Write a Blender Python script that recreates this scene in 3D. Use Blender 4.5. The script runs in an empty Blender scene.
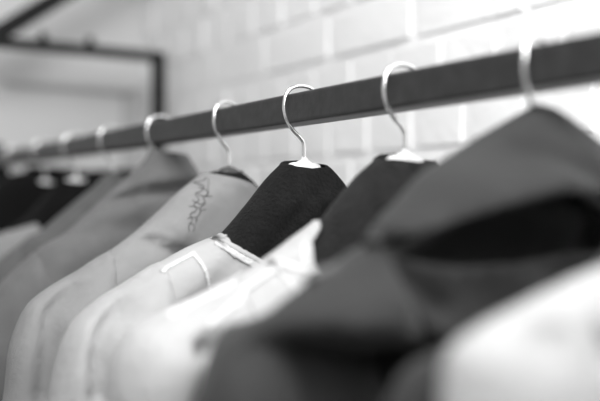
import bpy, bmesh, math, random
import numpy as np
from mathutils import Vector, Matrix
from mathutils.geometry import delaunay_2d_cdt
from mathutils.bvhtree import BVHTree

C = bpy.context.scene.collection
scene = bpy.context.scene
random.seed(4)
H = 1.45                       # eye height of the camera above the floor
F = 880.0                      # focal length in pixels of a 600 px wide frame
TH = math.atan2(540, F)        # angle between the view direction and the rail
SN, CS = math.sin(TH), math.cos(TH)
D = Vector((-SN, CS, 0))       # along the rail, going away
N = Vector((-CS, -SN, 0))      # across the rail, to the near side
ROT = math.atan2(N.y, N.x)
S0 = Vector((0.0039, 0.865, 0))
PC = -(S0.dot(N))              # distance from the camera's foot to the rail's centre line


# ------------------------------------------------------------------ materials
def mat(name, v, rough=.9, weave=0, wstr=.25, mottle=.12, mscale=14, sheen=0.0, metal=0.0, trans=0.0, bump=0.0, bscale=40, spec=.5):
    m = bpy.data.materials.new(name)
    m.use_nodes = True
    nt = m.node_tree
    b = nt.nodes['Principled BSDF']
    b.inputs['Roughness'].default_value = rough
    b.inputs['Metallic'].default_value = metal
    b.inputs['Specular IOR Level'].default_value = spec
    if sheen:
        b.inputs['Sheen Weight'].default_value = sheen
        b.inputs['Sheen Roughness'].default_value = .5
    tc = nt.nodes.new('ShaderNodeTexCoord')
    nz = nt.nodes.new('ShaderNodeTexNoise')
    nz.inputs['Scale'].default_value = mscale
    nz.inputs['Detail'].default_value = 6
    nt.links.new(tc.outputs['Object'], nz.inputs['Vector'])
    mr = nt.nodes.new('ShaderNodeMapRange')
    mr.inputs['From Min'].default_value = .3
    mr.inputs['From Max'].default_value = .7
    mr.inputs['To Min'].default_value = v * (1 - mottle)
    mr.inputs['To Max'].default_value = v * (1 + mottle)
    nt.links.new(nz.outputs['Fac'], mr.inputs['Value'])
    cc = nt.nodes.new('ShaderNodeCombineColor')
    for k in range(3):
        nt.links.new(mr.outputs['Result'], cc.inputs[k])
    nt.links.new(cc.outputs['Color'], b.inputs['Base Color'])
    last = None
    if weave:
        for rotz in (0, 1):
            w = nt.nodes.new('ShaderNodeTexWave')
            w.wave_type = 'BANDS'
            w.bands_direction = 'X' if rotz == 0 else 'Z'
            w.inputs['Scale'].default_value = weave
            w.inputs['Distortion'].default_value = 1.5
            w.inputs['Detail'].default_value = 2
            w.inputs['Detail Scale'].default_value = 3
            nt.links.new(tc.outputs['Object'], w.inputs['Vector'])
            bp = nt.nodes.new('ShaderNodeBump')
            bp.inputs['Strength'].default_value = wstr
            bp.inputs['Distance'].default_value = .0008
            nt.links.new(w.outputs['Fac'], bp.inputs['Height'])
            if last: nt.links.new(last.outputs['Normal'], bp.inputs['Normal'])
            last = bp
    if bump:
        n2 = nt.nodes.new('ShaderNodeTexNoise')
        n2.inputs['Scale'].default_value = bscale
        n2.inputs['Detail'].default_value = 8
        nt.links.new(tc.outputs['Object'], n2.inputs['Vector'])
        bp = nt.nodes.new('ShaderNodeBump')
        bp.inputs['Strength'].default_value = bump
        bp.inputs['Distance'].default_value = .004
        nt.links.new(n2.outputs['Fac'], bp.inputs['Height'])
        if last: nt.links.new(last.outputs['Normal'], bp.inputs['Normal'])
        last = bp
    if last: nt.links.new(last.outputs['Normal'], b.inputs['Normal'])
    if trans:
        out = nt.nodes['Material Output']
        tr = nt.nodes.new('ShaderNodeBsdfTranslucent')
        nt.links.new(cc.outputs['Color'], tr.inputs['Color'])
        mx = nt.nodes.new('ShaderNodeMixShader')
        mx.inputs['Fac'].default_value = trans
        nt.links.new(b.outputs['BSDF'], mx.inputs[1])
        nt.links.new(tr.outputs['BSDF'], mx.inputs[2])
        nt.links.new(mx.outputs['Shader'], out.inputs['Surface'])
    return m


M = {
    'black': mat('black_weave', .0075, .95, 520, .5, .35, 60, sheen=.04, bump=.5, bscale=260, spec=.15),
    'black2': mat('black_cloth_soft', .013, .95, 420, .5, .35, 60, sheen=.06, bump=.5, bscale=240, spec=.15),
    'deep': mat('deep_black_cloth', .006, .95, 0, sheen=.05, spec=.1),
    'jacket': mat('charcoal_coat_cloth', .022, .75, 300, .3, .15, 30, sheen=.1, bump=.2, bscale=60, spec=.3),
    'lining': mat('black_lining', .006, .7, 0, spec=.2),
    'white': mat('white_cotton', .54, .95, 380, .35, .05, 25, trans=.25, bump=.35, bscale=110, spec=.2),
    'white2': mat('white_linen', .58, .95, 560, .3, .05, 25, trans=.25, bump=.5, bscale=90, spec=.2),
    'sheer': mat('pale_cotton_voile', .54, .95, 380, .3, .06, 25, trans=.3, bump=.3, bscale=90, spec=.2),
    'hem': mat('white_hem_cloth', .64, .9, 0, mottle=.04, bump=.6, bscale=260, trans=.1),
    'hem_grey': mat('grey_facing_cloth', .42, .9, 300, .3, .1, 60),
    'grey_light': mat('pale_grey_cotton', .30, .95, 420, .3, .06, 30, trans=.15, bump=.25, bscale=90, spec=.2),
    'grey_shade': mat('grey_cotton_panel', .20, .95, 420, .3, .06, 30, spec=.2),
    'grey_mid': mat('mid_grey_knit', .135, .95, 260, .4, .1, 30, sheen=.1, bump=.3, bscale=50, spec=.2),
    'grey_mid2': mat('mid_grey_felt', .10, .95, 260, .4, .1, 30, sheen=.1, bump=.3, bscale=50, spec=.2),
    'thread': mat('dark_thread', .06, .8, 0),
    'steel': mat('polished_steel', .92, .22, 0, mottle=.05, metal=1),
    'neck_white': mat('white_plastic', .82, .35, 0, mottle=.02),
    'neck_grey': mat('grey_plastic', .06, .5, 0, mottle=.05),
    'rail': mat('dark_painted_rail', .027, .42, 0, mottle=.28, mscale=70, bump=.10, bscale=120, spec=.4),
    'frame': mat('black_steel', .006, .6, 0, mottle=.2, spec=.2),
    'plaster': mat('pale_plaster', .60, .9, 0, mottle=.06, mscale=3, bump=.3, bscale=20),
    'trim': mat('pale_trim', .45, .8, 0, mottle=.05),
    'floor': mat('concrete_floor', .30, .8, 0, mottle=.2, mscale=3, bump=.2, bscale=20),
}


def brick_material():
    m = bpy.data.materials.new('white_painted_brick')
    m.use_nodes = True
    nt = m.node_tree
    b = nt.nodes['Principled BSDF']
    b.inputs['Roughness'].default_value = .75
    tc = nt.nodes.new('ShaderNodeTexCoord')
    nz = nt.nodes.new('ShaderNodeTexNoise'); nz.inputs['Scale'].default_value = 9; nz.inputs['Detail'].default_value = 6
    n3 = nt.nodes.new('ShaderNodeTexNoise'); n3.inputs['Scale'].default_value = 60; n3.inputs['Detail'].default_value = 8
    nt.links.new(tc.outputs['Object'], nz.inputs['Vector'])
    nt.links.new(tc.outputs['Object'], n3.inputs['Vector'])
    mr = nt.nodes.new('ShaderNodeMapRange')
    mr.inputs['From Min'].default_value = .3; mr.inputs['From Max'].default_value = .7
    mr.inputs['To Min'].default_value = .84; mr.inputs['To Max'].default_value = .90
    nt.links.new(nz.outputs['Fac'], mr.inputs['Value'])
    cc = nt.nodes.new('ShaderNodeCombineColor')
    for k in range(3): nt.links.new(mr.outputs['Result'], cc.inputs[k])
    nt.links.new(cc.outputs['Color'], b.inputs['Base Color'])
    bp = nt.nodes.new('ShaderNodeBump'); bp.inputs['Strength'].default_value = .5; bp.inputs['Distance'].default_value = .004
    nt.links.new(n3.outputs['Fac'], bp.inputs['Height'])
    nt.links.new(bp.outputs['Normal'], b.inputs['Normal'])
    return m


M['brick'] = brick_material()


# ------------------------------------------------------------------ helpers
def link(name, me, m, parent=None, smooth=True):
    o = bpy.data.objects.new(name, me)
    C.objects.link(o)
    if m: me.materials.append(M[m] if isinstance(m, str) else m)
    if parent: o.parent = parent
    if smooth:
        for p in me.polygons: p.use_smooth = True
    return o


def from_bm(name, bm, m, parent=None, smooth=True):
    me = bpy.data.meshes.new(name)
    bm.to_mesh(me); bm.free()
    return link(name, me, m, parent, smooth)


def thing(name, label, cat, loc, group=None, rot=ROT):
    o = bpy.data.objects.new(name, None)
    o.empty_display_size = .05
    C.objects.link(o)
    o.location = loc; o.rotation_euler = (0, 0, rot)
    o['label'] = label; o['category'] = cat
    if group: o['group'] = group
    return o


def stem(px):                  # where the rail's centre line is crossed by this pixel column
    a = (px - 300) / F
    t = (a * S0.y - S0.x) / (D.x - a * D.y)
    return S0 + D * t


def uz(S, px, py, w=0.0):      # a point on a garment's own upright plane, local (across, up from eye height)
    P = S - D * w
    a = (px - 300) / F
    u = (a * P.y - P.x) / (N.x - a * N.y)
    return u, (200 - py) / F * (P.y + u * N.y)


def resample(a, b, st):
    n = max(1, int(math.hypot(b[0] - a[0], b[1] - a[1]) / st + .5))
    return [(a[0] + (b[0] - a[0]) * k / n, a[1] + (b[1] - a[1]) * k / n) for k in range(n)]


def smooth_line(pts, st=.006):
    """Catmull-Rom through pts"""
    out = []
    n = len(pts)
    for i in range(n - 1):
        p0 = pts[max(i - 1, 0)]; p1 = pts[i]; p2 = pts[i + 1]; p3 = pts[min(i + 2, n - 1)]
        k = max(1, int(math.dist(p1, p2) / st + .5))
        for j in range(k):
            t = j / k
            out.append(tuple(.5 * ((2 * p1[c]) + (-p0[c] + p2[c]) * t + (2 * p0[c] - 5 * p1[c] + 4 * p2[c] - p3[c]) * t * t
                                   + (-p0[c] + 3 * p1[c] - 3 * p2[c] + p3[c]) * t ** 3) for c in range(len(p1))))
    out.append(tuple(pts[-1]))
    return out


def seg_dist(P, A, B):
    A = np.array(A); B = np.array(B)
    AB = B - A
    L = (AB ** 2).sum()
    t = np.clip(((P - A) @ AB) / max(L, 1e-12), 0, 1)
    Q = A + t[:, None] * AB
    return np.sqrt(((P - Q) ** 2).sum(1))


def line_dist(P, line):
    d = np.full(len(P), 1e9)
    for a, b in zip(line[:-1], line[1:]):
        d = np.minimum(d, seg_dist(P, a, b))
    return d


RINGS = (.0008, .0025, .0055, .010, .016)


def rings(lines, st):
    out = []
    for off in RINGS:
        R_ = []
        for line in lines:
            for a, b in zip(line[:-1], line[1:]):
                L = math.dist(a, b)
                if L < 1e-9: continue
                nx, nz = -(b[1] - a[1]) / L, (b[0] - a[0]) / L
                for q in resample(a, b, st):
                    for sg in (1, -1): R_.append((q[0] + sg * nx * off, q[1] + sg * nz * off))
        R_ = np.array(R_)
        dd = np.full(len(R_), 1e9)
        for line in lines: dd = np.minimum(dd, line_dist(R_, line))
        R_ = R_[dd > off * .97]
        keep = []
        for p in R_:
            if all((p[0] - k[0]) ** 2 + (p[1] - k[1]) ** 2 > (st * .55) ** 2 for k in keep[-40:]): keep.append(p)
        out += [tuple(map(float, p)) for p in keep]
    return out


def finish(bm):
    bmesh.ops.remove_doubles(bm, verts=bm.verts, dist=2e-5)
    loose = [v for v in bm.verts if not v.link_faces]
    bmesh.ops.delete(bm, geom=loose, context='VERTS')


def sheet(rim, opening, st):
    """triangulate the region bounded by the rim polyline and the open polyline (both lists of (u,z))"""
    loop = []
    for a, b in zip(rim[:-1], rim[1:]): loop += resample(a, b, st)
    op = [rim[-1]] + list(opening) + [rim[0]]
    for a, b in zip(op[:-1], op[1:]): loop += resample(a, b, st)
    us = [p[0] for p in loop]; zs = [p[1] for p in loop]
    pts = [Vector(p) for p in loop]
    nb = len(pts)
    LA = np.array(loop)
    g = []
    y = min(zs) + st * .5
    row = 0
    while y < max(zs):
        x = min(us) + (st * .5 if row % 2 else 0)
        while x < max(us):
            g.append((x, y)); x += st
        y += st * .87; row += 1
    G = np.array(g)
    dd = np.full(len(G), 1e9)
    for q in LA: dd = np.minimum(dd, (G[:, 0] - q[0]) ** 2 + (G[:, 1] - q[1]) ** 2)
    G = G[(dd > (st * .6) ** 2) & (line_dist(G, rim) > .016 + st * .5)]
    RG = rings([rim], st)
    pts += [Vector((float(x), float(y))) for x, y in G] + [Vector(p) for p in RG]
    vs, es, fs, _, _, _ = delaunay_2d_cdt(pts, [], [list(range(nb))], 1, 1e-6)
    return np.array([(v.x, v.y) for v in vs]), fs


def inflate(name, rim, mname, parent, T=.03, R=.035, front=(), back=(), folds=(), st=.006, thick=.0016,
            grow=0.0, woff=None, noise=.0015, backfold=.5, seed=0, sides=(1, -1)):
    """a cloth shell: a front and a back panel that meet along the rim, open elsewhere"""
    rng = random.Random(seed)
    ph = [(rng.uniform(8, 30), rng.uniform(4, 18), rng.uniform(0, 6.28)) for _ in range(7)]
    bm = bmesh.new()
    for side in sides:
        op = front if side == 1 else (back or front)
        V, fs = sheet(rim, op, st)
        d = line_dist(V, rim); d[d < 2e-5] = 0
        q = np.clip(d / R, 0, 1)
        zz = V[:, 1]
        w = (T + grow * np.clip(-zz, 0, .8)) * np.sqrt(np.clip(1 - (1 - q) ** 2, 0, 1))
        for (pts, width, amp) in folds:
            dl = line_dist(V, pts)
            a = amp if side == 1 else -amp * backfold
            w = w + a * np.exp(-(dl / width) ** 2) * np.clip(d / .012, 0, 1)
        nn = sum(np.sin(V[:, 0] * fx + V[:, 1] * fz + p0) for fx, fz, p0 in ph)
        w = w + noise * nn * np.clip(d / .02, 0, 1)
        if woff: w = w + side * woff(V[:, 0], V[:, 1])
        vv = [bm.verts.new((float(u), float(side * ww), float(z))) for (u, z), ww in zip(V, w)]
        for f in fs:
            if len(f) < 3: continue
            (x0, y0), (x1, y1), (x2, y2) = V[f[0]], V[f[1]], V[f[2]]
            ccw = (x1 - x0) * (y2 - y0) - (x2 - x0) * (y1 - y0) > 0
            # seen from +w (local y) looking to -y, x to the left: normal +y is clockwise in (x, z)
            ff = list(f)
            if (side == 1) == ccw: ff.reverse()
            try: bm.faces.new([vv[i] for i in ff])
            except ValueError: pass
    finish(bm)
    o = from_bm(name, bm, mname, parent)
    if thick:
        s = o.modifiers.new('cloth', 'SOLIDIFY'); s.thickness = thick; s.offset = -1
    return o


def tube(name, pts, r, mname, parent=None, seg=10, r_end=None):
    P = [Vector(p) for p in pts]
    bm = bmesh.new()
    rings = []
    up = Vector((0, 1, 0))
    for i, p in enumerate(P):
        t = (P[min(i + 1, len(P) - 1)] - P[max(i - 1, 0)]).normalized()
        a = t.cross(up)
        if a.length < .05: a = t.cross(Vector((1, 0, 0)))
        a.normalize(); b = t.cross(a).normalized()
        rr = r if r_end is None else r + (r_end - r) * i / (len(P) - 1)
        rings.append([bm.verts.new(p + a * rr * math.cos(2 * math.pi * k / seg) + b * rr * math.sin(2 * math.pi * k / seg)) for k in range(seg)])
    for r0, r1 in zip(rings[:-1], rings[1:]):
        for k in range(seg):
            bm.faces.new((r0[k], r0[(k + 1) % seg], r1[(k + 1) % seg], r1[k]))
    for rg, c in ((rings[0], P[0]), (rings[-1], P[-1])):
        bm.faces.new(rg)
    bmesh.ops.recalc_face_normals(bm, faces=bm.faces)
    return from_bm(name, bm, mname, parent)


def box_bm(bm, x0, x1, y0, y1, z0, z1, bev=0, seg=2):
    r = bmesh.ops.create_cube(bm, size=1)
    vs = r['verts']
    for v in vs:
        v.co = Vector((x0 + (v.co.x + .5) * (x1 - x0), y0 + (v.co.y + .5) * (y1 - y0), z0 + (v.co.z + .5) * (z1 - z0)))
    if bev:
        es = list({e for v in vs for e in v.link_edges})
        bmesh.ops.bevel(bm, geom=es, offset=bev, segments=seg, profile=.6, affect='EDGES')


def box(name, x0, x1, y0, y1, z0, z1, mname, parent=None, bev=0, seg=2, smooth=False):
    bm = bmesh.new(); box_bm(bm, x0, x1, y0, y1, z0, z1, bev, seg)
    o = from_bm(name, bm, mname, parent, smooth)
    return o


# ------------------------------------------------------------------ the setting
# local frame of the room: x = across (towards the near side), y = towards the viewer along the rail
ROOM = Vector((0, 0, 0))
PW = .85                        # brick wall: distance from the camera's foot
SE = 2.16                       # end wall: distance along the rail direction


def place(o, kind='structure'):
    o.rotation_euler = (0, 0, ROT); o['kind'] = kind
    return o


place(box('floor', -PW - .3, 3.0, -SE - .3, 3.0, -.1, 0, 'floor'))


def brick_wall():
    """white painted brickwork: every brick is bevelled relief on one backing"""
    bm = bmesh.new()
    x1 = -PW                     # face plane (local x), wall body lies beyond
    box_bm(bm, x1 - .2, x1 - .0028, -SE - .0, 2.2, 0, 2.9)
    rng = random.Random(11)
    ch, L = .085, .115
    z = 1.45 + .244 - ch * 9
    row = 0
    while z < 2.9:
        if z > .9 and z < 2.25:
            stretch = row % 4 == 1
            LL = L * (2 if stretch else 1)
            y = -SE + (.073 - L if row % 2 else .073 - L * 1.5 + .01)
            while y < 1.2:
                a = max(y, -SE) + .0045 + rng.uniform(-.001, .001); b = y + LL - .0045 + rng.uniform(-.001, .001)
                if b - a > .03:
                    d = rng.uniform(-.0015, .0015)
                    r = bmesh.ops.create_cube(bm, size=1)
                    vs = r['verts']
                    for v in vs:
                        far = v.co.x < 0
                        v.co = Vector((x1 - .012 if far else x1 + d + rng.uniform(-.0012, .0012),
                                       (a if v.co.y < 0 else b) + rng.uniform(-.0015, .0015) + (0 if far else (.002 if v.co.y < 0 else -.002)),
                                       (z + .004 if v.co.z < 0 else z + ch - .0045) + rng.uniform(-.0012, .0012)))
                    es = [e for e in {e for v in vs for e in v.link_edges} if all(v.co.x > x1 - .008 for v in e.verts)]
                    bmesh.ops.bevel(bm, geom=es, offset=.0035, segments=2, affect='EDGES')
                y += LL
        z += ch; row += 1
    return from_bm('wall_right', bm, 'brick', None, False)


place(brick_wall())
place(box('wall_end', -PW - .2, 2.2, -SE - .2, -SE, 0, 2.9, 'plaster'))

# a shallow recessed panel with a ledge over it on the end wall
def end_uz(px, py, s=SE):       # pixel -> (local x, height) on a plane square to the rail at distance s
    a = (px - 300) / F
    P = D * s
    u = (a * P.y - P.x) / (N.x - a * N.y)
    return u, (200 - py) / F * (P.y + u * N.y) + H


u0, z0 = end_uz(134, 91); u1, z1 = end_uz(6, 80)
bm = bmesh.new()
box_bm(bm, u0, u1, -SE - .002, -SE + .016, z0 - .006, z0 + .006, .003)
box_bm(bm, u0 - .004, u0 + .03, -SE - .002, -SE + .012, .3, z0 - .010, .003)
place(from_bm('trim_1', bm, 'trim', None, False))

# ------------------------------------------------------------------ the black steel frame at the end of the room
SF = 1.97
fr = thing('steel_frame', 'black steel frame with sloping brace standing at the end wall corner', 'frame', D * SF)
ub, zb = end_uz(158.5, 56, SF)
def bar(name, a, b, r):
    """square tube between two (x, z) points of the frame's plane"""
    A = Vector((a[0], 0, a[1])); B = Vector((b[0], 0, b[1]))
    t = (B - A).normalized(); s = Vector((0, 1, 0)); q = t.cross(s)
    bm = bmesh.new(); rg = []
    for P in (A - t * 0, B):
        rg.append([bm.verts.new(P + s * r * i + q * r * j) for i, j in ((-1, -1), (1, -1), (1, 1), (-1, 1))])
    for k in range(4): bm.faces.new((rg[0][k], rg[0][(k + 1) % 4], rg[1][(k + 1) % 4], rg[1][k]))
    bm.faces.new(rg[0][::-1]); bm.faces.new(rg[1])
    bmesh.ops.recalc_face_normals(bm, faces=bm.faces)
    bmesh.ops.bevel(bm, geom=list(bm.edges), offset=.002, segments=2, affect='EDGES')
    return from_bm(name, bm, 'frame', fr, False)
ub = max(ub, -PW + .0145)
bar('post', (ub, 0), (ub, zb + .012), .0135)
zb2 = end_uz(0, 42, SF)
bar('beam', (ub - .002, zb), (1.0, zb), .0115)
ua, za = end_uz(-14, 42, SF); uc, zc = end_uz(56, -1, SF)
du, dz = uc - ua, zc - za
bar('brace', (ua + .0, zb), (uc + du * 2.2, zc + dz * 2.2 + (za - zb) * 0), .019)
for px in (43, 90):
    uu, _ = end_uz(px, 48, SF)
    bm = bmesh.new()
    bmesh.ops.create_cone(bm, cap_ends=True, segments=12, radius1=.010, radius2=.008, depth=.022)
    for v in bm.verts: v.co += Vector((uu, 0, zb + .020))
    from_bm('bolt', bm, 'frame', fr)

# ------------------------------------------------------------------ the rail
RT, RB, RH = .1049, .0758, .0155
rail = thing('clothes_rail', 'long dark painted square clothes rail running along the brick wall', 'clothes rail', D * SE + N * (-PC) + Vector((0, 0, H)))
bm = bmesh.new()
box_bm(bm, -RH, RH, .0, SE + .32, RB, RT, .0035, 3)
from_bm('rail_bar', bm, 'rail', rail, True)
bpy.data.objects['rail_bar'].data.polygons.foreach_set('use_smooth', [False] * len(bpy.data.objects['rail_bar'].data.polygons))
box('wall_plate', -.04, .04, .0, .008, RB - .03, RT + .03, 'frame', rail, .003)


# ------------------------------------------------------------------ hangers
HOOK = smooth_line([(0, .040), (0, .050), (.0008, .0575), (.0050, .0625), (.0125, .0690), (.0190, .0775), (.0222, .0865), (.0226, .0945),
                    (.0205, .1030), (.0155, .1090), (.0080, .1122), (0, .1128), (-.0085, .1110), (-.0160, .1060), (-.0200, .0985), (-.0205, .0920)], .002)


def hanger_proto(neck):
    t = thing('clothes_hanger', 'x', 'hanger', (0, 0, 0), 'clothes hangers hooked over the rail')
    tube('hook', [(u, 0, z) for u, z in HOOK], .0019, 'steel', t, 12)
    low = neck == 'neck_grey'
    top = [(.0022, .0392), (.0070, .0383), (.0125, .0358), (.017, .0310)] if low else [(.0022, .0440), (.0036, .0405), (.009, .0382), (.0185, .0358)]
    h = smooth_line(top + [(.0215, .0240), (.050, -.012), (.10, -.056), (.155, -.088), (.195, -.106), (.200, -.112)], .006)
    lo = smooth_line([(.196, -.120), (.155, -.110), (.10, -.080), (.05, -.038), (.02, -.016), (0, -.010)], .008)
    near = h + lo
    rimp = near + [(-u, z) for u, z in near[-2::-1]]
    bm = bmesh.new()
    # solid plastic body: neck mound and two arms
    V, fs = sheet(rimp, (), .005)
    d = line_dist(V, rimp + [rimp[0]]); d[d < 2e-5] = 0
    for side in (1, -1):
        w = .0085 * np.sqrt(np.clip(1 - (1 - np.clip(d / .007, 0, 1)) ** 2, 0, 1))
        vv = [bm.verts.new((float(u), float(side * x), float(z))) for (u, z), x in zip(V, w)]
        for f in fs:
            (x0, y0), (x1, y1), (x2, y2) = V[f[0]], V[f[1]], V[f[2]]
            ccw = (x1 - x0) * (y2 - y0) - (x2 - x0) * (y1 - y0) > 0
            ff = list(f)
            if (side == 1) == ccw: ff.reverse()
            bm.faces.new([vv[i] for i in ff])
    bmesh.ops.remove_doubles(bm, verts=bm.verts, dist=2e-5)
    from_bm('hanger_body', bm, neck, t)
    return t


def dup(root, loc):
    r = root.copy(); C.objects.link(r); r.location = loc
    for ch in list(root.children):
        c = ch.copy(); C.objects.link(c); c.parent = r
    return r


SPX = {'coat': 538, 'second': 405, 'focus': 304, 'stitched': 229, 'felt': 162, 'knit': 113, 'pale': 76, 'far1': 45, 'far2': 17,
       'near': 722, 'hidden': 656}
ST = {k: stem(v) for k, v in SPX.items()}
hp = hanger_proto('neck_white')
hg = hanger_proto('neck_grey')
hl = {
    'focus': 'hanger in sharp focus, shiny steel hook and white neck above a black top',
    'second': 'softly blurred hanger with white neck between the sharp one and the charcoal coat',
    'stitched': 'hanger with dark grey neck above the pale grey stitched shirt',
    'coat': 'blurred steel-hooked hanger rising from the peak of the charcoal coat',
    'felt': 'blurred pale hook over the rail just below the black frame post',
    'knit': 'blurred hanger with dark neck, first hook left of the black frame post',
    'pale': 'blurred hanger with white neck, second hook left of the black frame post',
    'far1': 'blurred hanger with white neck, second hook from the left picture edge',
    'far2': 'blurred hanger, farthest hook at the left end of the rail',
}
first = {'neck_white': hp, 'neck_grey': hg}
used = set()
for k, lab in hl.items():
    key = 'neck_grey' if k in ('stitched', 'coat', 'felt', 'far2', 'knit') else 'neck_white'
    S = ST[k]
    loc = Vector((S.x, S.y, H))
    if key not in used:
        t = first[key]; t.location = loc; used.add(key)
    else:
        t = dup(first[key], loc)
    t['label'] = lab
    for ch in t.children:
        if ch.name.startswith('hook'): ch.rotation_euler = (0, 0, {'coat': .36, 'stitched': .28, 'second': .06, 'felt': .12, 'knit': .2}.get(k, 0))
        if ch.name.startswith('hanger_body') and k == 'coat': ch.scale = (.95, .6, .55); ch.location = (0, 0, .018)


# ------------------------------------------------------------------ garments
def mirror(line): return [(-u, z) for u, z in line[::-1]]
def loc_of(k): return Vector((ST[k].x, ST[k].y, H))
def PX(k, pts, w=0.0): return [uz(ST[k], x, y, w) for x, y in pts]


HEM = -.62


def black_top(k, mname, label, group, T=.027, st=.006, folds=(), near=None, dz=0, seed=1, far=None, nb=.0395):
    t = thing('black_top', label, 'top', loc_of(k), group)
    sh = near or [(.0245, .0365), (.040, .0225), (.062, -.0025), (.090, -.031), (.125, -.055), (.165, -.076), (.200, -.095), (.216, -.115)]
    sh = [(u, z + dz) for u, z in sh]
    side = [(.214, -.17), (.205, -.28), (.205, -.40), (.21, HEM + .2)]
    near_l = smooth_line(sh + side, .006)
    f2 = smooth_line(([(u, z + dz) for u, z in far] if far else sh) + side, .006)
    # front and back panels meet on the two side rims; neck and hem stay open
    bm_o = panels('body', near_l, mirror(f2), mname, t, T, .03, neck_front=[(.017, .0335 + dz), (0, .0315 + dz), (-.017, .0335 + dz)],
                  neck_back=[(.015, nb + dz), (0, nb + .001 + dz), (-.015, nb + dz)], folds=folds, st=st, seed=seed, mouth=.010)
    return t


def panels(name, near, far, mname, parent, T, R, neck_front, neck_back, folds=(), st=.006, seed=0, mouth=0.0, grow=.03,
           noise=.0010, thick=.0016, backfold=.5, woff=None, tfold=0):
    """body shell; near goes from the neck down to the hem, far from the hem up to the neck; neck lists run near -> far"""
    rng = random.Random(seed)
    ph = [(rng.uniform(6, 26), rng.uniform(2, 12), rng.uniform(0, 6.28)) for _ in range(7)]
    hem_n, hem_f = near[-1], far[0]
    bm = bmesh.new()
    for side in (1, -1):
        neck = neck_front if side == 1 else neck_back
        loop = []
        def add(line):
            for a, b in zip(line[:-1], line[1:]): loop.extend(resample(a, b, st))
        add(near)
        add([hem_n, hem_f])
        add(far)
        add([far[-1]] + list(neck[::-1]) + [near[0]])
        V, fs = fill(loop, st, near, far)
        d = np.minimum(line_dist(V, near), line_dist(V, far)); d[d < 2e-5] = 0
        q = np.clip(d / R, 0, 1)
        w = (T + grow * np.clip(-V[:, 1], 0, .8)) * np.sqrt(np.clip(1 - (1 - q) ** 2, 0, 1))
        if mouth:                 # the neck opening keeps some width
            dn = np.clip(1 - (V[:, 1].max() - V[:, 1]) / .05, 0, 1)
            w = w * (1 - dn) + np.minimum(w, mouth) * dn
        for (pts, width, amp) in folds:
            dl = line_dist(V, pts)
            a = amp if side == 1 else -amp * backfold
            w = w + a * np.exp(-(dl / width) ** 2) * np.clip(d / .012, 0, 1)
        nn = sum(np.sin(V[:, 0] * fx + V[:, 1] * fz + p0) for fx, fz, p0 in ph)
        w = w + noise * nn * np.clip(d / .03, 0, 1)
        # vertical drape that grows towards the hem
        w = w + .010 * np.clip((-V[:, 1] - .12) / .4, 0, 1) * np.sin(V[:, 0] * 55 + ph[0][2] + side) * np.clip(d / .03, 0, 1)
        if woff: w = w + woff(V[:, 0], V[:, 1], side) * np.clip(d / .01, 0, 1)
        vv = [bm.verts.new((float(u), float(side * ww), float(z))) for (u, z), ww in zip(V, w)]
        for f in fs:
            (x0, y0), (x1, y1), (x2, y2) = V[f[0]], V[f[1]], V[f[2]]
            ccw = (x1 - x0) * (y2 - y0) - (x2 - x0) * (y1 - y0) > 0
            ff = list(f)
            if (side == 1) == ccw: ff.reverse()
            try: bm.faces.new([vv[i] for i in ff])
            except ValueError: pass
    finish(bm)
    o = from_bm(name, bm, mname, parent)
    if thick:
        s = o.modifiers.new('cloth', 'SOLIDIFY'); s.thickness = thick; s.offset = -1
    return o


def fill(loop, st, near, far):
    LA = np.array(loop)
    pts = [Vector(p) for p in loop]
    nb = len(pts)
    g = []
    y = LA[:, 1].min() + st * .5; row = 0
    while y < LA[:, 1].max():
        s2 = st if y > -.26 else st * 1.8
        x = LA[:, 0].min() + (s2 * .5 if row % 2 else 0)
        while x < LA[:, 0].max():
            g.append((x, y)); x += s2
        y += s2 * .87; row += 1
    G = np.array(g)
    dd = np.full(len(G), 1e9)
    for q in LA: dd = np.minimum(dd, (G[:, 0] - q[0]) ** 2 + (G[:, 1] - q[1]) ** 2)
    G = G[(dd > (st * .6) ** 2) & (np.minimum(line_dist(G, near), line_dist(G, far)) > .016 + st * .5)]
    pts += [Vector((float(x), float(y))) for x, y in G] + [Vector(p) for p in rings([near, far], st)]
    vs, es, fs, _, _, _ = delaunay_2d_cdt(pts, [], [list(range(nb))], 1, 1e-6)
    return np.array([(v.x, v.y) for v in vs]), fs


def sleeve(parent, outer, inner, mname, T=.045, R=.05, folds=(), st=.007, seed=3, flip=False, woff=None, noise=.0018):
    """hanging sleeve; outer runs from the shoulder down the outside, inner comes back up the underarm side"""
    s = -1 if flip else 1
    outer = smooth_line(outer, .007); inner = smooth_line(inner, .007)
    near = [(s * u, z) for u, z in outer]; far = [(s * u, z) for u, z in inner]
    top = []
    rim_all = far + [near[0]] + near
    return inflate('sleeve', rim_all if not flip else rim_all, mname, parent, T, R, folds=folds, st=st, seed=seed, woff=woff, noise=noise)


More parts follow.
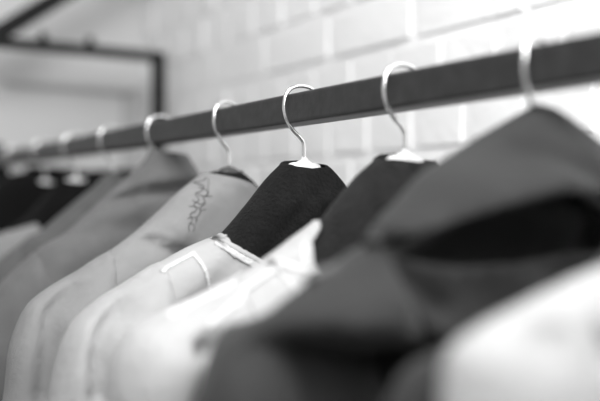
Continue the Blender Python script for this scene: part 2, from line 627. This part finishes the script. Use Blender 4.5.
def ribbon(name, pts, width, mname, parent, w, th=.0009, fray=0.0, seed=1, wfun=None, taper=False):
    """a narrow strip of cloth lying on the front panel along pts (u, z)"""
    L = smooth_line(pts, .0025)
    rng = random.Random(seed)
    bm = bmesh.new(); rows = []
    NK = max(5, int(width / .003) + 2)
    for i, (u, z) in enumerate(L):
        a = L[max(i - 1, 0)]; b = L[min(i + 1, len(L) - 1)]
        t = Vector((b[0] - a[0], b[1] - a[1])).normalized(); q = Vector((-t.y, t.x))
        row = []
        wd = width * .5
        if taper: wd *= min(1, .15 + (len(L) - i) / len(L) * 1.6, .15 + i / len(L) * 3)
        for k, s in enumerate(np.linspace(-1, 1, NK)):
            e = (rng.uniform(-1, 1) * fray) if k in (0, NK - 1) else 0
            x = u + q.x * (wd * s + e); y = z + q.y * (wd * s + e)
            ww = (wfun(x, y) if wfun else w) + th * (.1 if k in (0, NK - 1) else .8)
            row.append(bm.verts.new((x, ww, y)))
        rows.append(row)
    for r0, r1 in zip(rows[:-1], rows[1:]):
        for k in range(NK - 1): bm.faces.new((r0[k], r0[k + 1], r1[k + 1], r1[k]))
    bmesh.ops.recalc_face_normals(bm, faces=bm.faces)
    o = from_bm(name, bm, mname, parent)
    s = o.modifiers.new('cloth', 'SOLIDIFY'); s.thickness = .0007; s.offset = 0
    return o


def drape(root, off=.0006):
    """front surface of a garment (its body and sleeves), for things sewn onto it"""
    vs, fs = [], []
    for ch in root.children:
        if ch.name.split('.')[0] not in ('body', 'sleeve', 'collar'): continue
        n = len(vs)
        vs += [v.co.copy() for v in ch.data.vertices]
        fs += [[n + i for i in p.vertices] for p in ch.data.polygons]
    tree = BVHTree.FromPolygons(vs, fs)
    last = [.03]
    def f(u, z):
        hit = tree.ray_cast(Vector((u, .3, z)), Vector((0, -1, 0)))[0]
        if hit is not None and hit.y > 0: last[0] = hit.y
        return last[0] + off
    return f


def surf(T, R, rim, off=.0015, grow=.03):
    """front surface height of a body shell, for things sewn to it"""
    def f(u, z):
        d = min(line_dist(np.array([[u, z]]), rim))
        q = min(d / R, 1)
        return (T + grow * min(max(-z, 0), .8)) * math.sqrt(max(0, 1 - (1 - q) ** 2)) + off
    return f


BT = 'black tops on the hangers in focus'
black_top('focus', 'black', 'black woven top in sharp focus, rising out of the white shirt with frayed neck', BT, st=.0045, seed=5,
          folds=[(PX('focus', [(300, 195), (268, 232), (250, 252)]), .008, -.0035), (PX('focus', [(312, 196), (292, 222)]), .006, .003),
                 (PX('focus', [(330, 185), (300, 240)]), .010, -.003)])
black_top('second', 'black2', 'softer-focus black top beside the charcoal coat, white hanger neck showing at its top', BT, st=.005, seed=7,
          near=PX('second', [(378, 158), (362, 172), (340, 198), (318, 226)]) + [(.125, -.055), (.165, -.078), (.200, -.097), (.216, -.115)],
          folds=[(PX('second', [(372, 185), (350, 235), (325, 262)]), .010, .003), (PX('second', [(398, 190), (372, 230)]), .009, -.004)])
black_top('stitched', 'black', 'black top under the pale grey stitched shirt, only its rounded brim showing', BT, seed=9, T=.016, nb=.033,
          near=[(.016, .0345), (.030, .0300), (.045, .020), (.075, -.012), (.100, -.034), (.135, -.060), (.165, -.080), (.200, -.100), (.210, -.115)],
          far=[(.012, .0355), (.028, .0260), (.050, .003), (.075, -.022), (.100, -.040), (.135, -.062), (.165, -.080), (.200, -.100), (.210, -.115)])
for k, lab in (('pale', 'black top under the far white shirt near the left picture edge'),
               ('far1', 'dark blurred top hanging second from the end wall'),
               ('far2', 'dark blurred top hanging last, closest to the end wall')):
    wide = {'far1': dict(near=[(.02, .054), (.06, .050), (.10, .020), (.14, -.050), (.20, -.085), (.216, -.11)],
                         far=[(.02, .050), (.10, .060), (.18, .062), (.215, .040), (.228, -.02), (.226, -.11)]),
            'far2': dict(near=[(.02, .074), (.06, .072), (.12, .055), (.17, .010), (.20, -.07), (.216, -.11)],
                         far=[(.02, .074), (.10, .072), (.17, .058), (.205, .025), (.222, -.03), (.226, -.11)])}.get(k, {})
    black_top(k, 'deep', lab, 'dark tops at the far end of the rail', st=.009, seed=12, **wide)


def shirt(k, name, label, cat, mname, sh_near, neck_near, neck_low, tip, T=.033, R=.034, folds=(), group=None, st=.007, sleeve_folds=(),
          slm=None, sT=.050, neckz_back=None, seed=2, noise=.0006, u_in=.135, grow=.03, woff=None, swoff=None, far=None, neck_front=None):
    """a hanging shirt. sh_near: shoulder line from the neckline point outwards; neck_near: neckline points down the near side;
    neck_low: lowest neckline point at the centre; tip: where the sleeve's outer line goes below the shoulder."""
    t = thing(name, label, cat, loc_of(k), group)
    sh = list(sh_near)
    ue, ze = sh[-1]
    bodyline = [p for p in sh if p[0] < ue - .048] + [(ue - .03, ze - .005), (ue - .035, ze - .05), (ue - .042, -.28), (ue - .04, -.45), (ue - .03, HEM)]
    near_l = smooth_line(bodyline, .007)
    nf = list(neck_near) + [neck_low] + [(-u, z) for u, z in neck_near[::-1]]
    u0, z0 = sh[0]
    nb = [(u0 * .6, z0 + (neckz_back if neckz_back is not None else -.006)), (0, z0 + (neckz_back if neckz_back is not None else -.012)),
          (-u0 * .6, z0 + (neckz_back if neckz_back is not None else -.006))]
    far_l = near_l
    if far:
        far_l = smooth_line(list(far) + bodyline[-5:], .007)
        nf = neck_front
        nb = [(u0 * .5, z0 + .001), (0, z0 + .001), (-far[0][0] * .6, far[0][1])]
    panels('body', near_l, mirror(far_l), mname, t, T, R, nf, nb, folds=folds, st=st, seed=seed, grow=grow, noise=noise, woff=woff)
    o_ = [p for p in sh if p[0] > u_in] + list(tip)
    i_ = [(tip[-1][0] - .135, HEM + .06), (ue - .125, -.35), (ue - .115, -.22), (u_in - .012, o_[0][1] - .05)]
    o_ = [(u, z + .0015) for u, z in o_]
    sleeve(t, o_, i_, slm or mname, sT, .045, folds=sleeve_folds, seed=seed + 1, woff=swoff, noise=.0006)
    sleeve(t, o_, i_, slm or mname, sT, .045, seed=seed + 2, flip=True, noise=.0006)
    t['_'] = 0
    del t['_']
    return t, near_l


# white shirt on the hanger in focus
A = PX('focus', [(222, 232), (192, 244), (160, 262), (130, 281), (102, 299), (80, 317), (66, 338)])
t, rim = shirt('focus', 'white_shirt', 'sharp-necked white shirt with grey frayed neck edge, on the in-focus hanger', 'shirt', 'sheer', A,
               PX('focus', [(236, 243), (252, 254), (268, 264), (290, 276)], .03), (0, -.105),
               PX('focus', [(56, 368), (50, 401), (46, 440)]) + [(.262, -.30), (.262, HEM + .05)],
               folds=[(PX('focus', [(190, 258), (160, 276), (120, 300)], .03), .004, -.003), (PX('focus', [(236, 262), (200, 300), (170, 345)], .03), .012, -.006),
                      (PX('focus', [(150, 285), (110, 330), (103, 380)], .03), .010, .006)],
               sleeve_folds=[(PX('focus', [(128, 305), (108, 335), (102, 360), (101, 400)], .04), .009, -.020), (PX('focus', [(90, 330), (76, 380)], .04), .010, .004)],
               st=.0055, seed=21, group='white shirts in the middle of the rail')
sf = drape(t)
ribbon('neck_facing', PX('focus', [(225, 236), (237, 246), (252, 257), (268, 267), (285, 277)], .03), .0050, 'hem_grey', t, 0, fray=.0004, wfun=sf)
ribbon('neck_hem', PX('focus', [(223, 241), (234, 251), (250, 262), (266, 272), (280, 282)], .03), .0065, 'hem', t, 0, fray=.0006, wfun=sf)
ribbon('strap', PX('focus', [(166, 272), (186, 261), (202, 252)], .03), .0026, 'hem', t, 0, wfun=sf)
ribbon('strap', PX('focus', [(199, 252), (205, 270), (211, 296)], .03), .0036, 'hem', t, 0, wfun=sf)

# second white shirt
B = PX('second', [(319, 219), (300, 233), (267, 258), (232, 281), (195, 300), (162, 314), (135, 330), (120, 352)])
t, rim = shirt('second', 'white_shirt', 'white shirt with pointed neck corner and wide seams, left of the charcoal coat', 'shirt', 'white2', B,
               PX('second', [(313, 240), (306, 262)], .018) + PX('second', [(320, 271), (345, 286)], .03), (0, -.13),
               PX('second', [(113, 375), (110, 401), (108, 430)]) + [(.275, -.25), (.275, HEM + .05)],
               folds=[(PX('second', [(300, 262), (262, 290), (215, 325)], .03), .006, -.006), (PX('second', [(310, 275), (262, 318), (226, 340)], .03), .007, .006),
                      (PX('second', [(196, 348), (208, 342), (222, 340), (234, 334)], .03), .006, -.016), (PX('second', [(205, 350), (200, 375), (194, 401)], .03), .008, -.010), (PX('second', [(222, 318), (214, 332), (208, 342)], .03), .005, -.008)],
               sleeve_folds=[(PX('second', [(196, 348), (208, 342), (222, 340), (234, 334)], .03), .006, -.016), (PX('second', [(205, 350), (200, 375), (194, 401)], .03), .008, -.012), (PX('second', [(160, 335), (150, 401)], .04), .012, .004)],
               st=.0055, seed=31, group='white shirts in the middle of the rail')
sf = drape(t)
ribbon('shoulder_seam', PX('second', [(296, 262), (262, 285), (228, 308), (205, 325)], .03), .0034, 'hem', t, 0, wfun=sf)
ribbon('shoulder_seam', PX('second', [(262, 276), (236, 291), (205, 306), (180, 318)], .03), .0026, 'hem', t, 0, wfun=sf)
ribbon('neck_hem', PX('second', [(307, 244), (303, 254), (299, 264)], .02), .0035, 'hem', t, 0, wfun=sf, fray=.0004)
ribbon('neck_hem', PX('second', [(284, 262), (303, 268), (324, 279)], .03), .0055, 'hem', t, 0, wfun=sf)
ribbon('strap', PX('second', [(285, 266), (289, 280), (292, 296)], .03), .0028, 'hem', t, 0, wfun=sf)

# pale grey stitched shirt
YL = PX('stitched', [(120, 226), (140, 229), (162, 236), (184, 247), (205, 262), (225, 280)], .03)
YU = np.array([p[0] for p in YL][::-1]); YZ = np.array([p[1] for p in YL][::-1])


def yoke(u, z):
    """the shoulder panel ends in a step; the cloth under it lies further back"""
    q = np.interp(u, YU, YZ) - z
    sm = np.clip(q / .006, 0, 1)
    inside = np.clip((u - YU[0]) / .01, 0, 1) * np.clip((YU[-1] - u) / .02, 0, 1)
    return inside * np.where(q > 0, -.012 * sm * np.exp(-np.clip(q - .008, 0, 1) / .018), .003 * np.exp(-(q / .02) ** 2))


G = PX('stitched', [(204, 171), (180, 190), (158, 211), (138, 229), (110, 250), (80, 270), (50, 288), (30, 304), (18, 325)])
t, rim = shirt('stitched', 'grey_shirt', 'pale grey shirt with dark loose stitching down its shoulder panel', 'shirt', 'grey_light', G,
               PX('stitched', [(216, 173), (232, 177), (246, 182)], .02), (-.018, .0255),
               PX('stitched', [(9, 355), (4, 401)]) + [(.262, -.26), (.262, HEM + .05)],
               folds=[(PX('stitched', [(212, 185), (196, 205), (180, 235)], .03), .012, .003), (PX('stitched', [(160, 225), (190, 250)], .03), .008, -.006)],
               sleeve_folds=[(PX('stitched', [(78, 285), (56, 315), (50, 360), (46, 401)], .04), .012, -.020)],
               woff=lambda u, z, side: yoke(u, z) * (side == 1), swoff=lambda u, z: yoke(u, z),
               seed=41, neckz_back=.002, group=None, far=[(.034, .0095), (.060, -.010), (.09, -.032), (.125, -.055), (.165, -.078)],
               neck_front=PX('stitched', [(216, 174), (232, 178.5), (246, 183.5)], .012))
sf = drape(t)
for j, pts in enumerate(([(206, 176), (203, 181), (207, 185), (203, 190), (198, 193), (199, 199), (194, 203), (195, 209), (189, 213), (190, 219), (186, 224), (186, 230)],
                         [(213, 177), (211, 183), (209, 187), (208, 193), (203, 196), (204, 202), (199, 206), (198, 212), (195, 215), (193, 222)],
                         [(199, 192), (203, 195), (211, 195)], [(190, 205), (196, 206), (199, 209), (204, 208)], [(186, 217), (192, 216), (195, 219)],
                         [(203, 186), (208, 190), (206, 195)], [(194, 199), (199, 203), (203, 201)], [(188, 222), (192, 225), (190, 230)])):
    q = [(u, z) for u, z in PX('stitched', pts, .03)]
    q = smooth_line(q, .002)
    tube('stitching', [(u, sf(u, z) + .0004, z) for u, z in q], .0003 if j > 1 else .00038, 'thread', t, 6)

# two mid grey garments further along
K = PX('felt', [(151, 147), (144, 160), (118, 184), (95, 205), (65, 232), (35, 252), (10, 275), (-8, 300)])
t, rim = shirt('felt', 'grey_jacket', 'mid grey jacket with dark pocket crease, right behind the stitched shirt', 'jacket', 'grey_mid', K,
               [(.006, .060)], (0, .060),
               [(.255, -.22), (.262, -.35), (.262, HEM + .05)],
               folds=[(PX('felt', [(112, 200), (150, 190), (196, 186)], .03), .007, -.016), (PX('felt', [(110, 188), (150, 180), (190, 176)], .03), .012, .008),
                      (PX('felt', [(80, 235), (110, 225), (140, 228)], .03), .012, -.006)],
               seed=51, st=.008, neckz_back=.004, far=[(.036, .061), (.050, .040), (.075, .012), (.10, -.010), (.135, -.035), (.165, -.060)],
               neck_front=[(.004, .064), (-.015, .062)])
K = PX('knit', [(108, 170), (96, 183), (78, 198), (60, 213), (40, 230), (20, 244), (0, 260), (-22, 280), (-32, 300)])
t, rim = shirt('knit', 'grey_jacket', 'mid grey jacket whose shoulder slopes down to the left picture edge', 'jacket', 'grey_mid2', K,
               PX('knit', [(114, 172), (122, 174)], .02), (-.02, .012),
               [(.265, -.22), (.268, -.35), (.268, HEM + .05)],
               folds=[(PX('knit', [(20, 290), (60, 265), (95, 262)], .03), .014, -.010), (PX('knit', [(30, 262), (60, 240), (80, 220)], .03), .012, .006)],
               seed=61, st=.008, neckz_back=.004)
K = PX('pale', [(34, 214), (22, 221), (8, 229), (-20, 243), (-50, 255), (-62, 275)])
shirt('pale', 'white_shirt', 'far white shirt, a pale corner at the left picture edge', 'shirt', 'grey_light', K,
      PX('pale', [(36, 222), (40, 230)], .02), (0, -.10),
      [(.25, -.22), (.255, -.35), (.255, HEM + .05)], seed=71, st=.009)

# the charcoal coat
CT = thing('charcoal_coat', 'large blurred charcoal coat with its collar gathered up to the hook', 'coat', loc_of('coat'))
cn = PX('coat', [(540, 104), (522, 112), (490, 130), (455, 152), (428, 169), (404, 197), (384, 225), (368, 243), (340, 261), (300, 289), (262, 319), (238, 341), (222, 361), (210, 383)])
cn2 = cn + [(.262, -.125), (.268, -.17), (.262, -.30), (.255, HEM + .05)]
near_l = smooth_line(cn2, .007)
cf = [(.006, .064), (.040, .047), (.066, .030), (.095, .000), (.13, -.030), (.17, -.055), (.21, -.075), (.235, -.095), (.25, -.13), (.26, -.20), (.262, -.30), (.255, HEM + .05)]

near_l = smooth_line(cn2[6:], .007)
far_l = mirror(smooth_line([(.118, -.006)] + cf[4:], .007))
slit = smooth_line(PX('coat', [(390, 240), (404, 252), (430, 262), (470, 266), (510, 262), (550, 256), (600, 250), (650, 262)], .035) + [(-.118, -.006)], .008)[1:-1]
fl = smooth_line(PX('coat', [(222, 345), (250, 334), (300, 326), (350, 330), (400, 338), (450, 345), (520, 350), (600, 360)], .04), .008)
FLU = np.array([p[0] for p in fl][::-1]); FLZ = np.array([p[1] for p in fl][::-1])


def overhang(u, z):
    """the cloth folds over itself: below this line it steps back under the upper part"""
    zl = np.interp(u, FLU, FLZ)
    q = zl - z
    st_ = np.clip(q / .016, 0, 1)
    fade = np.clip((.245 - u) / .05, 0, 1)
    return fade * np.where(q > 0, -.062 * st_ * st_ * (3 - 2 * st_) * np.exp(-np.clip(q - .016, 0, 1) / .16), .010 * np.exp(-((q) / .03) ** 2))


panels('body', near_l, far_l, 'jacket', CT, .030, .05, slit, [(.10, .0), (0, .01), (-.10, .0)], st=.0055, seed=81, grow=.0, backfold=.1,
       woff=lambda u, z, side: overhang(u, z) * (side == 1),
       folds=[(PX('coat', [(376, 240), (396, 275), (420, 330), (436, 352)], .04), .010, -.026),
              (PX('coat', [(380, 240), (420, 270), (450, 310)], .04), .008, -.014),
              (PX('coat', [(376, 258), (404, 300), (414, 335)], .04), .007, .010),
              (PX('coat', [(330, 290), (360, 310), (380, 322)], .03), .016, .008),
              (PX('coat', [(470, 250), (500, 262), (520, 290)], .03), .020, .010)])
# gathered upper part whose lower edge stands out over the dark opening
hn = PX('coat', [(538, 103), (522, 112), (490, 130), (455, 152), (428, 169), (404, 196), (380, 222), (368, 241)])
hood = smooth_line([(.001, .066)] + hn[1:], .006)
hf = smooth_line([(-.120, .004), (-.092, .006), (-.066, .033), (-.040, .046), (-.012, .062), (.001, .067)], .006)
low = smooth_line(PX('coat', [(370, 242)], .0) + PX('coat', [(388, 244)], .02) + PX('coat', [(406, 242), (432, 237), (462, 222), (505, 202), (545, 192), (590, 195), (640, 215)], .05), .006)


def hoodw(u, z):
    dl = line_dist(np.stack([u, z], 1), low)
    return .030 * np.exp(-(dl / .035) ** 2)


inflate('collar', hf + hood[1:], 'jacket', CT, .036, .045, front=[p for p in low[1:-1]], back=[(.10, -.05), (0, -.05), (-.10, -.03)], sides=(1, -1), st=.006, seed=83, noise=.0012,
        woff=lambda u, z: hoodw(u, z) * .9 * np.clip(line_dist(np.stack([u, z], 1), hood) / .03, 0, 1),
        folds=[(PX('coat', [(470, 160), (520, 150), (570, 165)], .05), .010, -.006), (PX('coat', [(440, 180), (500, 172), (560, 178)], .05), .012, .005),
               (PX('coat', [(520, 120), (560, 150), (590, 175)], .05), .008, -.006), (PX('coat', [(420, 190), (440, 225)], .05), .014, .004)])
so = PX('coat', [(372, 240), (340, 260), (300, 288), (262, 318), (238, 340), (221, 361), (208, 383), (200, 401)]) + [(.272, -.16), (.278, -.25), (.28, -.45)]
si = [(.14, -.45), (.125, -.30), (.105, -.20), (.115, -.085), (.135, -.040)]
sleeve(CT, so, si, 'jacket', .040, .05, woff=lambda u, z: overhang(u, z) * .75, folds=[(PX('coat', [(235, 350), (232, 401)], .04), .010, -.008),
                                             (PX('coat', [(300, 305), (350, 300), (385, 300)], .04), .02, .008)], seed=85)
sleeve(CT, [(.16, -.050), (.21, -.074), (.235, -.093), (.255, -.13), (.265, -.20), (.27, -.30), (.272, -.45)], si, 'jacket', .040, .05, flip=True, seed=86)

# dark jacket mostly hidden between the coat and the nearest shirt
K = [(.026, -.004)] + PX('hidden', [(608, 252), (560, 285), (510, 315), (468, 338), (440, 352), (420, 362), (404, 378), (393, 395)])
t, rim = shirt('hidden', 'dark_jacket', 'dark grey jacket, only a sleeve curve showing left of the nearest white shirt', 'jacket', 'jacket', K,
               [(.026, .002), (.015, -.002)], (0, -.005), [(K[-1][0] + .008, -.13), (K[-1][0] + .012, -.20), (K[-1][0] + .012, HEM + .05)],
               seed=91, u_in=.11, sT=.022, T=.018, grow=0)

# nearest white shirt
K = [(.034, .004)] + PX('near', [(632, 251), (601, 266), (561, 287), (522, 308), (490, 326), (467, 341), (456, 351)])
t, rim = shirt('near', 'white_shirt', 'nearest white shirt, strongly blurred in the lower right corner', 'shirt', 'white', K,
               [(.036, -.002), (.020, -.006)], (0, -.008), [(K[-1][0] + .004, -.085), (K[-1][0] + .006, -.12), (K[-1][0] + .008, -.2), (K[-1][0] + .01, HEM + .05)],
               folds=[(PX('near', [(548, 326), (575, 340), (610, 350)], .02), .006, -.014)],
               sleeve_folds=[(PX('near', [(482, 345), (486, 370), (492, 401)], .03), .006, -.024), (PX('near', [(502, 330), (505, 401)], .04), .005, .008),
                             (PX('near', [(462, 360), (464, 401)], .04), .004, .004), (PX('near', [(550, 325), (600, 350)], .04), .006, -.008)],
               seed=95, u_in=.10, sT=.027, T=.022, grow=0)
# the hangers that carry these two stand outside the picture to the right
for k, lab in (('near', 'hanger carrying the nearest white shirt, right of the picture edge'), ('hidden', 'hanger carrying the hidden dark grey jacket, right of the picture edge')):
    t = dup(hp, loc_of(k)); t['label'] = lab
    for ch in t.children:
        if ch.name.startswith('hanger_body') : ch.scale = (.40, 1, 1)

# ------------------------------------------------------------------ light
w = bpy.data.worlds.new('World'); scene.world = w
w.use_nodes = True
w.node_tree.nodes['Background'].inputs['Color'].default_value = (1, 1, 1, 1)
w.node_tree.nodes['Background'].inputs['Strength'].default_value = .5


def area(name, loc, target, sx, sy, power):
    l = bpy.data.lights.new(name, 'AREA'); l.shape = 'RECTANGLE'; l.size = sx; l.size_y = sy; l.energy = power
    o = bpy.data.objects.new(name, l); C.objects.link(o)
    o.location = loc
    o.rotation_euler = (Vector(target) - Vector(loc)).to_track_quat('-Z', 'Y').to_euler()
    return o


# daylight window near the right front, beyond the picture
area('window_light', (.55, -.55, 2.35), (.25, .75, 1.4), 1.2, 1.0, 22)
area('wall_fill', (-.05, .15, 2.55), (.40, .85, 1.55), .9, .9, 24)  # added unseen fill light, brightens the right part of the brick wall

# ------------------------------------------------------------------ camera
cam = bpy.data.cameras.new('camera')
co = bpy.data.objects.new('camera', cam); C.objects.link(co)
co.location = (0, 0, H)
co.rotation_euler = (math.pi / 2, 0, 0)
cam.sensor_width = 36
cam.lens = F / 600 * 36
cam.shift_y = .5 / 600
cam.clip_start = .01
cam.dof.use_dof = True
cam.dof.focus_distance = .848
cam.dof.aperture_fstop = cam.lens / 1000 / .027
cam.dof.aperture_blades = 0
scene.camera = co
vs = scene.view_settings
vs.view_transform = 'Standard'; vs.look = 'None'; vs.exposure = 0; vs.gamma = 1; vs.use_curve_mapping = False
